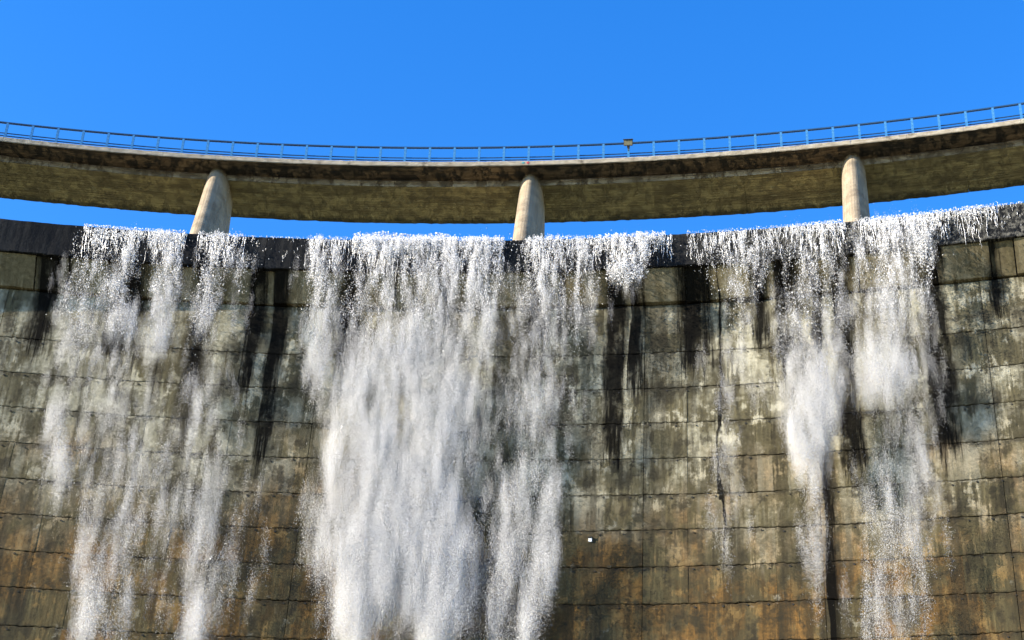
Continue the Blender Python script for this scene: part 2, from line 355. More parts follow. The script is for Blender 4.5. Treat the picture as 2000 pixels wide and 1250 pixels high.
# one shared, slightly jagged line for each lift joint
def joint_line(idx):
    r_ = random.Random(100 + idx); ph = [r_.uniform(0, 6.28) for _ in range(4)]
    def f(th):
        s = th * 108
        return .014 * math.sin(s * .5 + ph[0]) + .012 * math.sin(s * 2.3 + ph[1]) + .014 * math.sin(s * 7.7 + ph[2]) + .016 * math.sin(s * 17.1 + ph[3])
    return f
JL = [joint_line(i) for i in range(len(LIFTS))]
NSEG = 12
def panel(k, i):
    r_ = random.Random(k * 101 + i * 7)
    big = (k % 4 == 0)
    gl = .013 if (k % 4 == 0) else .002; gr = .013 if ((k + 1) % 4 == 0) else .002
    stag = RAD(.02) * math.sin(k * 1.7)
    ta = c0 + k * COL_W + stag + gl / 108; tb = c0 + (k + 1) * COL_W + RAD(.02) * math.sin((k + 1) * 1.7) - gr / 108
    zt, zb = LIFTS[i], LIFTS[i + 1]
    dp = r_.uniform(-.012, .012); tilt = r_.uniform(-.007, .007); gap = r_.uniform(.002, .014)
    V, U, Fc = [], [], []
    for j in range(NSEG + 1):
        th = ta + (tb - ta) * j / NSEG
        t_ = zt + (JL[i](th) if i > 0 else 0) - (gap if i > 0 else .0) - r_.uniform(0, .034) ** 1
        b_ = zb + JL[i + 1](th) + r_.uniform(0, .012)
        e = (.006 if (k if j == 0 else k + 1) % 4 == 0 else .002) if j in (0, NSEG) else 0.0
        for z, inset in ((t_, .25), (t_, .018), (t_ - .03, e), (b_ + .03, e), (b_, .018), (b_, .25)):
            dr = face_dr(z) + dp + tilt * (z - zb - .9) + inset + r_.uniform(-.003, .003)
            V.append(P(th, dr, z)); U.append((th * 108, z))
    for j in range(NSEG):
        for q in range(5):
            a = j * 6 + q; Fc.append((a, a + 1, a + 7, a + 6))
    Fc.append((0, 5, 4, 3, 2, 1)); n0 = NSEG * 6; Fc.append(tuple(n0 + q for q in range(6)))
    return mesh_obj('concrete_panel', V, Fc, M_FACE, dam, U)
for k in range(k0, k1):
    for i in range(len(LIFTS) - 1): panel(k, i)
# below the picture the face goes on as one sheet of the same concrete
sweep('lower_face', [(face_dr(-1.7) + .2, -1.7), (face_dr(-1.7), -1.7), (face_dr(16.27), 16.27), (face_dr(16.27) + .2, 16.27)], TH0, TH1, 100, M_FACE, dam, uvmode='z')
sweep('side_face', [(face_dr(16.3) + .2, 16.3), (face_dr(16.3), 16.3), (face_dr(36.1), 36.1), (face_dr(36.1) + .2, 36.1)], TH0, c0 + k0 * COL_W - .0003, 30, M_FACE, dam, uvmode='z')
sweep('side_face', [(face_dr(16.3) + .2, 16.3), (face_dr(16.3), 16.3), (face_dr(36.1), 36.1), (face_dr(36.1) + .2, 36.1)], c0 + k1 * COL_W + .0003, TH1, 30, M_FACE, dam, uvmode='z')

# corbel blocks: a wide and a narrow one alternate under the lip
PER, N0, NW = RAD(1.775), RAD(-4.10), RAD(.545)
def corbel(ta, tb, dp, seed, narrow):
    r_ = random.Random(seed); n = 5; V, U, Fc = [], [], []
    z0, z1 = Z_COR + .02, Z_LIP - .02
    skew = RAD(.0)
    for j in range(n + 1):
        th = ta + (tb - ta) * j / n
        e = .03 if j in (0, n) else 0
        for z, inset in ((z1, .5), (z1, e), (z0 + .03, e), (z0 + r_.uniform(0, .02), .015), (z0, .4)):
            f = (z - Z_COR) / (Z_LIP - Z_COR)
            dr = (face_dr(Z_COR) - .17) * (1 - f) + (LIP_DR + .14) * f + dp + inset + r_.uniform(-.008, .008)
            V.append(P(th, dr, z)); U.append((th * 108, z))
    for j in range(n):
        for q in range(4): a = j * 5 + q; Fc.append((a, a + 1, a + 6, a + 5))
    Fc.append((0, 4, 3, 2, 1)); Fc.append(tuple(n * 5 + q for q in range(5)))
    return mesh_obj('corbel_block', V, Fc, M_CORBEL, dam, U)
for q in range(-15, 13):
    a = N0 + q * PER
    corbel(a + .03 / 108, a + NW - .03 / 108, random.uniform(.07, .12), q * 2 + 900, True)
    corbel(a + NW + .03 / 108, a + PER - .03 / 108, random.uniform(-.05, .0), q * 2 + 901, False)
# crest lip blocks
LB = RAD(3.55); l0 = RAD(-2.05)
for q in range(-8, 6):
    a, b = l0 + q * LB + .012 / 108, l0 + (q + 1) * LB - .012 / 108
    r_ = random.Random(q + 60); sd = r_.uniform(-.012, .012)
    prof = [(LIP_DR + .32, Z_LIP), (LIP_DR + .02 + sd, Z_LIP), (LIP_DR + sd, Z_LIP + .03), (LIP_DR + sd, Z_CREST - .12), (LIP_DR + .04 + sd, Z_CREST - .03), (LIP_DR + .14 + sd, Z_CREST), (3.0, Z_CREST + .02), (3.0, Z_CREST - .2), (LIP_DR + .32, Z_CREST - .22)]
    def jag(i, j, dr, z, r_=r_): return (dr + (r_.uniform(-.012, .012) if j in (1, 2, 3) else 0), z + (r_.uniform(-.02, .02) if j in (1, 2) else r_.uniform(-.012, .012) if j in (4, 5) else 0))
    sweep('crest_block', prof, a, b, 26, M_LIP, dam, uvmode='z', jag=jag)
# dark plugs for form-tie holes under each joint, hole shade painted black, too small to tell apart singly
V, Fc = [], []
for i in range(1, len(LIFTS) - 1):
    th = RAD(-20) + random.uniform(0, RAD(.5))
    while th < RAD(6.8):
        z = LIFTS[i] - .17 + random.uniform(-.05, .05) + JL[i](th); rr_ = random.uniform(.028, .05); b0 = len(V); m = 7
        if random.random() < .85:
            for ring_, dd in ((1.0, .06), (1.0, -.030)):
                for q in range(m):
                    a = 6.283 * q / m; V.append(P(th + rr_ * math.cos(a) / 108, face_dr(z) + dd, z + rr_ * math.sin(a)))
            for q in range(m): Fc.append((b0 + q, b0 + (q + 1) % m, b0 + m + (q + 1) % m, b0 + m + q))
            Fc.append(tuple(b0 + m + q for q in range(m)))
        th += RAD(random.choice((.44, .48, .52, .6)))
tag(mesh_obj('tie_hole_plugs', V, Fc, M_HOLE, dam), kind='stuff')

# small white plate on the bare face
th, z = spot(1153, 1055, face_dr)
pl = empty('wall_plate', P(th, face_dr(z), z)); tag(pl, 'tiny white square plate with a dark cap fixed to the bare dam wall', 'plate')
def block(name, th, dr0, dr1, wd, z0, z1, mat, parent, bev=.01):
    V, Fc = [], []
    for dr, ins in ((dr1, 0), (dr0 + bev, 0), (dr0, bev)):
        for sx, zz in ((-1, z0 + ins), (1, z0 + ins), (1, z1 - ins), (-1, z1 - ins)): V.append(P(th + sx * (wd / 2 - ins) / 108, dr, zz))
    for k in range(2):
        for j in range(4): a = k * 4 + j; b = k * 4 + (j + 1) % 4; Fc.append((a, b, b + 4, a + 4))
    Fc.append((8, 9, 10, 11)); Fc.append((3, 2, 1, 0))
    return mesh_obj(name, V, Fc, mat, parent)
block('plate', th, face_dr(z) - .09, face_dr(z) + .05, .15, z - .10, z + .06, M_WHITE, pl)
block('cap', th, face_dr(z) - .12, face_dr(z) + .05, .19, z + .064, z + .12, M_HOLE, pl)

# ------------------------------------------------------------------ the bridge over the crest
br = empty('spillway_bridge', P(RAD(-6.46), 5.5, Z_CREST)); tag(br, 'curved concrete service bridge on slender piers above the dam crest', 'bridge')
K_DR, G_DR, S_DR = 2.965, 4.376, 7.936
Z_KB, Z_KT, Z_G = 45.98, 46.225, 45.63
SEG = RAD(8.25 / 3)
s0 = RAD(-6.463)
for q in range(-9, 9):
    a, b = s0 + q * SEG + .003 / 108, s0 + (q + 1) * SEG - .003 / 108
    r_ = random.Random(q + 5); dz = r_.uniform(-.012, .012)
    def jag(i, j, dr, z, r_=r_): return dr + (r_.uniform(-.03, .03) if j == 2 else 0), z + (r_.uniform(-.012, .012) if j in (1, 2) else 0)
    sweep('girder_soffit', [(G_DR + .06, Z_G + .16 + dz), (G_DR + .03, Z_G + dz), (S_DR, Z_G + dz), (S_DR, Z_KB + .02), (G_DR + .06, Z_KB + .02)], a, b, 24, M_SOFFIT, br, jag=jag)
    sweep('girder_side', [(G_DR, Z_G + .01 + dz), (G_DR, Z_KB - .004), (G_DR + .056, Z_KB - .004), (G_DR + .026, Z_G + .01 + dz)], a, b, 14, M_GREYBAND, br, uvmode='z')
    sweep('deck_slab', [(K_DR + .06, Z_KB), (S_DR + .25, Z_KB), (S_DR + .25, Z_KT - .02), (K_DR + .40, Z_KT - .02), (K_DR + .06, Z_KT - .04)], a, b, 14, M_BROWN, br)
sweep('deck_topping', [(K_DR + .42, Z_KT - .015), (S_DR + .2, Z_KT - .015), (S_DR + .2, Z_KT + .03), (K_DR + .42, Z_KT + .03)], s0 - 9 * SEG, s0 + 9 * SEG, 90, M_KERB, br)
KS = SEG / 2
for q in range(-18, 18):
    a, b = s0 + q * KS + .006 / 108, s0 + (q + 1) * KS - .006 / 108
    r_ = random.Random(q + 500); sd = r_.uniform(-.008, .008)
    def jag(i, j, dr, z, r_=r_): return dr + r_.uniform(-.006, .006), z + (r_.uniform(-.008, .008))
    sweep('kerb', [(K_DR + .055, Z_KB - .03), (K_DR + .02 + sd, Z_KB - .03), (K_DR + sd, Z_KB), (K_DR + sd, Z_KT - .03), (K_DR + .03 + sd, Z_KT), (K_DR + .38, Z_KT + .01), (K_DR + .38, Z_KT - .015), (K_DR + .055, Z_KT - .034)], a, b, 10, M_KERB, br, uvmode='z', jag=jag)

def pier(thc):
    """upright wall pier with a long rounded nose towards the valley, a little wider at the foot, with a collar under the deck"""
    lev = [(z, 1.36 - .20 * (z - 39.2) / 6.5, .42 * (z - 45.7)) for z in (39.185, 41.0, 42.5, 44.0, 45.3, 45.68)] + [(45.69, 1.10, .06), (Z_KB + .01, 1.09, .14)]
    nose, tail, nz = 3.60, 6.7, 14; V, U, Fc = [], [], []
    for (z, wd, back) in lev:
        h = wd / 2; ring = []
        for i in range(nz + 1):
            a = math.pi * i / nz; ring.append((-h * math.cos(a), nose + back + 1.35 * (1 - math.sin(a))))
        ring += [(h, tail - .3), (h - .25, tail), (-h + .25, tail), (-h, tail - .3)]
        s = 0; prev = None
        for (x, dr) in ring:
            if prev: s += math.hypot(x - prev[0], dr - prev[1])
            prev = (x, dr); V.append(P(thc + x / (R + dr), dr, z)); U.append((s + thc * 50, z))
    m = nz + 5
    for k in range(len(lev) - 1):
        for j in range(m): a = k * m + j; b = k * m + (j + 1) % m; Fc.append((a, a + m, b + m, b))
    Fc.append(tuple(range(m))); Fc.append(tuple((len(lev) - 1) * m + j for j in range(m))[::-1])
    o = mesh_obj('pier', V, Fc, M_PIER, br, U)
    o.data.polygons.foreach_set('use_smooth', [len(p.vertices) == 4 for p in o.data.polygons])
    return o
for k in range(-2, 3):
    if -24 < -6.463 + 8.25 * k < 11: pier(RAD(-6.463 + 8.25 * k))

# ------------------------------------------------------------------ railing
rail = empty('bridge_railing', P(RAD(-6.46), K_DR + .12, Z_KT)); tag(rail, 'slim blue steel railing running along the edge of the bridge', 'railing')
RDR = K_DR + .13; Z_RT = 47.21
def tube_arc(name, dr, z, rad, th0, th1, n):
    prof = [(dr + rad * math.cos(6.283 * k / 8), z + rad * math.sin(6.283 * k / 8)) for k in range(8)]
    return sweep(name, prof, th0, th1, n, M_RAIL, rail, smooth=True)
tube_arc('top_rail', RDR, Z_RT - .055, .060, TH0, RAD(18.0), 160)
tube_arc('lower_rail', RDR + .09, Z_KT + .20, .030, TH0, RAD(18.0), 160)
tube_arc('lower_rail', RDR + .09, Z_KT + .36, .030, TH0, RAD(18.0), 160)
post_me = None
for k in range(-40, 34):
    th = RAD(-3.86 + .6535 * k)
    if not TH0 < th < RAD(17.8): continue
    if post_me is None:
        V, Fc = [], []
        for (z, hw, hd) in ((-.02, .07, .06), (.012, .07, .06), (.0125, .058, .055), (.93, .058, .055)):
            for sx, sy in ((-1, -1), (1, -1), (1, 1), (-1, 1)): V.append((sx * hw, sy * hd, z))
        for q in range(3):
            for j in range(4): a = q * 4 + j; b = q * 4 + (j + 1) % 4; Fc.append((a, b, b + 4, a + 4))
        Fc.append((12, 13, 14, 15)); Fc.append((3, 2, 1, 0))
        # clips that carry the two lower rails behind the post
        for zc in (.20, .36):
            b0 = len(V)
            for (y0, y1) in ((.050, .10),):
                for zz in (zc - .015, zc + .015):
                    for sx, sy in ((-1, y0), (1, y0), (1, y1), (-1, y1)): V.append((sx * .015, sy, zz))
            Fc += [tuple(b0 + q for q in f) for f in ((3, 2, 1, 0), (4, 5, 6, 7), (0, 1, 5, 4), (1, 2, 6, 5), (2, 3, 7, 6), (3, 0, 4, 7))]
        post_me = bpy.data.meshes.new('post'); post_me.from_pydata(V, [], Fc); post_me.materials.append(M_PAINT)
    o = bpy.data.objects.new('post', post_me); p = Vector(P(th, RDR, Z_KT)); o.location = p - rail.location; o.rotation_euler = (0, 0, -th)
    link(o, rail)

# ------------------------------------------------------------------ floodlight on the railing
TL = RAD(-3.86)
fl = empty('floodlight', P(TL, RDR - .10, 46.80)); tag(fl, 'small box floodlight clamped to the top of the bridge railing', 'floodlight')
fl.rotation_euler = (0, 0, -TL)
def local(name, V, Fc, mat, parent):
    me = bpy.data.meshes.new(name); me.from_pydata(V, [], Fc); me.materials.append(mat); return link(bpy.data.objects.new(name, me), parent)
def lbox(cx, cy, cz, sx, sy, sz, tilt=0.0, taper=1.0, bev=0.0):
    V = []
    for y, t in ((-1, 1.0), (1, taper)):
        for x, z in ((-1, -1), (1, -1), (1, 1), (-1, 1)):
            px_, py_, pz_ = x * sx / 2 * t, y * sy / 2, z * sz / 2 * t
            V.append((cx + px_, cy + py_ * math.cos(tilt) - pz_ * math.sin(tilt), cz + py_ * math.sin(tilt) + pz_ * math.cos(tilt)))
    return V, [(0, 1, 2, 3), (7, 6, 5, 4), (0, 4, 5, 1), (1, 5, 6, 2), (2, 6, 7, 3), (3, 7, 4, 0)]
tl_ = math.radians(18)
hs_ = local('housing', *lbox(0, -.06, .235, .46, .20, .30, tl_, .72), M_LAMP, fl)
local('visor', *lbox(0, -.20, .378, .50, .14, .02, tl_), M_LAMP, hs_)
local('glass', *lbox(0, -.158, .205, .40, .012, .235, tl_), M_GLASS, hs_)
local('bracket', *lbox(0, -.02, .055, .14, .05, .05), M_HOLE, fl)
local('stem', *lbox(0, -.02, -.07, .055, .055, .20), M_LAMP, fl)
local('junction_box', *lbox(.0, -.045, -.01, .12, .06, .06), M_HOLE, fl)

# small painted marks on the kerb above the middle pier
for px_, mat, nm, lb in ((1022, M_TEAL, 'paint_mark', 'small teal paint mark on the kerb above the middle pier'), (1031, M_RED, 'paint_mark', 'small red paint mark on the kerb above the middle pier')):
    th, z = spot(px_, 317, K_DR - .012); mk = block(nm, th, K_DR - .016, K_DR + .01, .11, Z_KB + .06, Z_KB + .16, mat, None, .004)
    tag(mk, lb, 'paint mark')

# ------------------------------------------------------------------ falling water
def vnoise(x, y, seed, octs=4, pers=.55):
    out = np.zeros_like(x); amp, tot = 1.0, 0.0
    for o in range(octs):
        r_ = np.random.default_rng(seed * 31 + o); T = r_.random((256, 256))
        xf, yf = x * 2 ** o, y * 2 ** o; xi, yi = np.floor(xf).astype(int), np.floor(yf).astype(int); fx, fy = xf - xi, yf - yi
        fx = fx * fx * (3 - 2 * fx); fy = fy * fy * (3 - 2 * fy)
        a = T[yi % 256, xi % 256]; b = T[yi % 256, (xi + 1) % 256]; c = T[(yi + 1) % 256, xi % 256]; d = T[(yi + 1) % 256, (xi + 1) % 256]
        out += amp * ((a * (1 - fx) + b * fx) * (1 - fy) + (c * (1 - fx) + d * fx) * fy); tot += amp; amp *= pers
    return out / tot
CELL = .04
S_A, S_B, Z_A, Z_B = RAD(-20.5) * 107, RAD(7.0) * 107, 15.0, 39.7
gs = np.arange(S_A, S_B, CELL); gz = np.arange(Z_A, Z_B, CELL); GS, GZ = np.meshgrid(gs, gz)
def sstep(a, b, x):
    t = np.clip((x - a) / (b - a), 0, 1); return t * t * (3 - 2 * t)
THREAD = vnoise(GS * 3.2, GZ * .28, 3, 4, .6)                 # long falling threads
CLUMP = vnoise(GS * 1.25 + 40 + .5 * THREAD, GZ * .30, 5, 5, .62)          # pulses of water
FINE = vnoise(GS * 5.0, GZ * 4.0, 9, 3, .6)
BILLOW = vnoise(GS * .85 + 11, GZ * .5 + .6 * THREAD, 29, 4, .6)
LACE = vnoise(GS * 6.5, GZ * 1.1, 17, 4, .6)
WARP = (vnoise(GS * .6, GZ * .45, 13, 3) - .5)
_bands = {}
def stroke(nodes, soft=.68):
    """nodes: (photo x, photo y, full width px, optical depth); a plume of falling water along that line"""
    pts = []
    for (px, py, wd, dn) in nodes:
        th, z = spot(px, py, fall_dr); pts.append((z, th * 107, wd / 41 * .5, dn))
    pts.sort(); zz, ss, ww, dd = map(np.array, zip(*pts))
    sc_ = np.interp(GZ, zz, ss); hw = np.interp(GZ, zz, ww); dn = np.interp(GZ, zz, dd)
    off = np.abs(GS + WARP * .6 - sc_) / hw
    prof = 1 - sstep(1 - soft, 1.0 + .15, off)
    # pointed, ragged lower end and a short fade at the top
    zlo = zz[0] + (off ** 1.6) * hw * 1.3 + (CLUMP - .5) * 2.2
    end = sstep(-.3, 1.1 if zz[0] > 40 or dd[0] > .9 else 3.8, GZ - zlo); top = sstep(.25, -.15, GZ - zz[-1])
    wide = np.exp(-(off / 1.35) ** 2)
    return dn * prof * end * top, dn * .10 * wide * sstep(-1.2, 2.5, GZ - zlo) * sstep(38.4, 35.0, GZ)
def blob(px, py, rx, ry, dn):
    th, z = spot(px, py, fall_dr); q = np.hypot((GS - th * 107) / (rx / 41), (GZ - z) / (ry / 38))
    q = q + (CLUMP - .5) * 1.1
    return dn * (1 - sstep(.25, 1.0, q))

def tetra_mesh(name, pts, rad, elong, mat, parent, flat=None):
    n = len(pts)
    a = rng.uniform(0, 6.283, n)
    dirs = np.zeros((n, 4, 3)); 
    for k in range(3):
        aa = a + k * 2.0944; dirs[:, k, 0] = np.cos(aa); dirs[:, k, 1] = np.sin(aa); dirs[:, k, 2] = -.55
    dirs[:, 3, 2] = 1.0
    flip = np.where(rng.random(n) < .5, 1.0, -1.0); dirs[:, :, 2] *= (elong * flip)[:, None]
    tx, ty = rng.normal(0, .22, n), rng.normal(0, .22, n)
    dirs[:, :, 0] += dirs[:, :, 2] * tx[:, None]; dirs[:, :, 1] += dirs[:, :, 2] * ty[:, None]
    V = (pts[:, None, :] + dirs * rad[:, None, None]).reshape(-1, 3)
    l = np.array(parent.location); V = V - l
    base = (np.arange(n) * 4)[:, None]
    tris = np.concatenate([base + np.array([[0, 1, 3]]), base + np.array([[1, 2, 3]]), base + np.array([[2, 0, 3]]), base + np.array([[0, 2, 1]])], 1).reshape(-1, 3)
    me = bpy.data.meshes.new(name); me.vertices.add(n * 4); me.vertices.foreach_set('co', V.astype(np.float32).ravel())
    nt = len(tris); me.loops.add(nt * 3); me.loops.foreach_set('vertex_index', tris.astype(np.int32).ravel())
    me.polygons.add(nt); me.polygons.foreach_set('loop_start', np.arange(nt, dtype=np.int32) * 3)
    me.update(calc_edges=True); me.materials.append(mat)
    return link(bpy.data.objects.new(name, me), parent)

def scatter(dens, wbase, big_share, thick):
    """random drops with the optical depth given by the grid"""
    # drops shrink from the lip downwards as the water breaks up
    t = np.clip((Z_CREST - GZ) / 20, 0, 1); wloc = wbase * (1.25 - .45 * t)
    area = 1.36 * wloc ** 2 * 2.0 * 1.35
    lam = dens * CELL * CELL / area
    cnt = rng.poisson(lam); idx = np.repeat(np.arange(cnt.size), cnt.ravel())
    s = GS.ravel()[idx] + rng.uniform(0, CELL, len(idx)); z = GZ.ravel()[idx] + rng.uniform(0, CELL, len(idx))
    wr = wloc.ravel()[idx] * np.exp(rng.normal(0, .30, len(idx)))
    bigm = rng.random(len(idx)) < big_share; wr[bigm] *= rng.uniform(1.4, 2.3, bigm.sum())
    tt = np.clip((Z_CREST - z) / 20, 0, 1)
    dr = fall_dr(z) + rng.normal(0, 1, len(idx)) * thick * (.12 + .5 * tt)
    dr = np.minimum(dr, face_dr(z) - .05); dr = np.where(z > Z_COR, np.minimum(dr, LIP_DR - .03), dr)
    el = np.where(bigm, rng.uniform(1.0, 1.8, len(idx)), rng.uniform(1.4, 2.8, len(idx)))
    return Pn(s / 107.0, dr, z), wr, el

def spray_tree():
    """geometry nodes: puffs of very fine drops (kept in the same mesh, attribute part = 1..4) set on the points (part = 0)"""
    t = bpy.data.node_groups.new('spray_puffs', 'GeometryNodeTree'); nd, lk = t.nodes, t.links
    t.interface.new_socket('Geometry', in_out='INPUT', socket_type='NodeSocketGeometry'); t.interface.new_socket('Geometry', in_out='OUTPUT', socket_type='NodeSocketGeometry')
    gi, go = nd.new('NodeGroupInput'), nd.new('NodeGroupOutput')
    def attr(nm, ty):
        a = nd.new('GeometryNodeInputNamedAttribute'); a.data_type = ty; a.inputs['Name'].default_value = nm; return [o for o in a.outputs if o.enabled][0]
    pa = attr('part', 'INT')
    def pick(v):
        c = nd.new('FunctionNodeCompare'); c.data_type = 'INT'; c.operation = 'EQUAL'; ins = [q for q in c.inputs if q.enabled]
        lk.new(pa, ins[0]); ins[1].default_value = v
        s_ = nd.new('GeometryNodeSeparateGeometry'); s_.domain = 'POINT'; lk.new(gi.outputs[0], s_.inputs['Geometry']); lk.new(c.outputs[0], s_.inputs['Selection']); return s_.outputs['Selection']
    jn = nd.new('GeometryNodeJoinGeometry')
    for v in (1, 2, 3, 4):
        g2 = nd.new('GeometryNodeGeometryToInstance'); lk.new(pick(v), g2.inputs[0]); lk.new(g2.outputs[0], jn.inputs[0])
    ip = nd.new('GeometryNodeInstanceOnPoints'); lk.new(pick(0), ip.inputs['Points']); lk.new(jn.outputs[0], ip.inputs['Instance'])
    ip.inputs['Pick Instance'].default_value = True
    lk.new(attr('pick', 'INT'), ip.inputs['Instance Index']); lk.new(attr('rot', 'FLOAT_VECTOR'), ip.inputs['Rotation']); lk.new(attr('size', 'FLOAT_VECTOR'), ip.inputs['Scale'])
    lk.new(ip.outputs[0], go.inputs[0]); return t
SPRAY = spray_tree()
PUFF_N, PUFF_W = 560, .0026
PUFF_AREA = PUFF_N * 1.36 * PUFF_W ** 2 * 4.3
def tetras(pts, rad, elong):
    n = len(pts); a = rng.uniform(0, 6.283, n); d = np.zeros((n, 4, 3))
    for k in range(3): d[:, k, 0] = np.cos(a + k * 2.0944); d[:, k, 1] = np.sin(a + k * 2.0944); d[:, k, 2] = -.55
    d[:, 3, 2] = 1.0; d[:, :, 2] *= (elong * np.where(rng.random(n) < .5, 1, -1))[:, None]
    d[:, :, 0] += d[:, :, 2] * rng.normal(0, .15, n)[:, None]
    base = (np.arange(n) * 4)[:, None]
    f = np.concatenate([base + np.array([q]) for q in ([0, 1, 3], [1, 2, 3], [2, 0, 3], [0, 2, 1])], 1).reshape(-1, 3)
    return (pts[:, None, :] + d * rad[:, None, None]).reshape(-1, 3), f
def spray(dens, parent):
    lam = dens * CELL * CELL / PUFF_AREA
    cnt = rng.poisson(lam); idx = np.repeat(np.arange(cnt.size), cnt.ravel()); n = len(idx)
    s = GS.ravel()[idx] + rng.uniform(0, CELL, n); z = GZ.ravel()[idx] + rng.uniform(0, CELL, n)
    tt = np.clip((Z_CREST - z) / 20, 0, 1); dr = fall_dr(z) + rng.normal(0, 1, n) * (.08 + .28 * tt)
    dr = np.minimum(dr, face_dr(z) - .25); dr = np.where(z > Z_COR - .5, np.minimum(dr, LIP_DR - .2), dr)
    pts = Pn(s / 107.0, dr, z) - np.array(parent.location)
    V, Fc, part = [pts], [], [np.zeros(n, int)]; off = n
    for v in range(4):
        c = rng.normal(0, 1, (PUFF_N, 3)) * np.array([.085, .085, .36])
        c[:, 2] += -.25 * np.abs(c[:, 0]) / .085 * .3                     # each puff hangs like a falling arrowhead
        pv, pf = tetras(c, PUFF_W * np.exp(rng.normal(0, .3, PUFF_N)), rng.uniform(2.6, 6.0, PUFF_N))
        V.append(pv); Fc.append(pf + off); part.append(np.full(len(pv), v + 1)); off += len(pv)
    V = np.concatenate(V); Fc = np.concatenate(Fc); part = np.concatenate(part)
    me = bpy.data.meshes.new('spray'); me.vertices.add(len(V)); me.vertices.foreach_set('co', V.astype(np.float32).ravel())
    nt = len(Fc); me.loops.add(nt * 3); me.loops.foreach_set('vertex_index', Fc.astype(np.int32).ravel())
    me.polygons.add(nt); me.polygons.foreach_set('loop_start', np.arange(nt, dtype=np.int32) * 3); me.update(calc_edges=True)
    def put(nm, ty, arr, key='value'):
        full = np.zeros((len(V),) + arr.shape[1:], dtype=arr.dtype); full[:len(arr)] = arr
        a = me.attributes.new(nm, ty, 'POINT'); a.data.foreach_set(key, full.ravel())
    put('part', 'INT', part.astype(np.int32)); put('pick', 'INT', rng.integers(0, 4, n).astype(np.int32))
    rot = np.zeros((n, 3), np.float32); rot[:, 2] = rng.uniform(0, 6.283, n); rot[:, 0] = rng.normal(0, .12, n); put('rot', 'FLOAT_VECTOR', rot, 'vector')
    k = .7 + .6 * tt + rng.uniform(-.15, .25, n); put('size', 'FLOAT_VECTOR', np.stack([k, k, k * (1 + .3 * tt)], -1).astype(np.float32), 'vector')
    me.materials.append(M_DROP); o = link(bpy.data.objects.new('spray', me), parent)
    md = o.modifiers.new('spray', 'NODES'); md.node_group = SPRAY
    return tag(o, kind='stuff')

def strands(name, ranges, parent, front=.0):
    """threads of water that cling to the lip: (photo x0, x1, threads per metre, shortest, longest, thickness)"""
    V, Fc = [], []
    for (x0, x1, per, l0_, l1_, rad) in ranges:
        ta, _ = spot(x0, 480, LIP_DR); tb, _ = spot(x1, 480, LIP_DR); n = int((tb - ta) * 107 * per * 2.0)
        for q in range(n):
            th = random.uniform(ta, tb); L = random.uniform(l0_, l1_) * random.uniform(.6, 1); zt = Z_CREST + .03 if random.random() < .65 else Z_CREST - random.uniform(.05, 1.2)
            L = L * (.35 + .65 * random.random() ** 2); seg = max(3, int(L / .11)); w0 = rad * random.uniform(.2, .75); ph = random.uniform(0, 6.28); b0 = len(V); top = zt > Z_CREST
            for k in range(seg + 1):
                f = k / seg; z = zt - L * f
                dr = LIP_DR - .02 - front * random.uniform(0, 1) - .25 * max(0, f * L - 1.0) ** 1.5 * .3
                if top and k == 0: dr = LIP_DR + .22
                x = (.03 * math.sin(ph + z * 5) + random.uniform(-.022, .022)) / 107
                wk = w0 * (.5 + .9 * random.random()) * (1 - .75 * f ** 3)
                for aa in (0, 2.09, 4.19): V.append(P(th + x + wk * math.cos(aa + .5) / 107, dr - wk * math.sin(aa + .5) * .8, z))
            for k in range(seg):
                for j in range(3): a = b0 + k * 3 + j; b = b0 + k * 3 + (j + 1) % 3; Fc.append((a, b, b + 3, a + 3))
    l = parent.location; V = [(v[0] - l[0], v[1] - l[1], v[2] - l[2]) for v in V]
    me = bpy.data.meshes.new(name); me.from_pydata(V, [], Fc); me.polygons.foreach_set('use_smooth', [True] * len(me.polygons)); me.materials.append(M_FOAM)
    return tag(link(bpy.data.objects.new(name, me), parent), kind='stuff')

def foam(name, ranges, parent):
    """lumps of white water on and just below the crest: (photo x0, x1, lumps per metre, rise above the crest, reach below it, size)"""
    pts, rad = [], []
    for (x0, x1, per, rise, reach, size) in ranges:
        ta, _ = spot(x0, 470, LIP_DR); tb, _ = spot(x1, 470, LIP_DR); n = int((tb - ta) * 107 * per * 1.8)
        th = rng.uniform(ta, tb, n); f = rng.random(n) ** 1.6
        hump = vnoise(th * 107 * .9, np.zeros(n) + x0, 21, 4, .6)
        z = Z_CREST + rise * (.3 + 1.4 * hump) - f * (reach + rise) * (.5 + hump)
        dr = np.where(z > Z_CREST, LIP_DR + rng.uniform(-.12, .5, n), LIP_DR - .04 - rng.uniform(0, .16, n))
        pts.append(Pn(th, dr, z)); rad.append(size * .42 * np.exp(rng.normal(0, .35, n)))
    pts = np.concatenate(pts); rad = np.concatenate(rad)
    return tag(tetra_mesh(name, pts, rad, rng.uniform(.8, 1.5, len(pts)), M_FOAM, parent), kind='stuff')

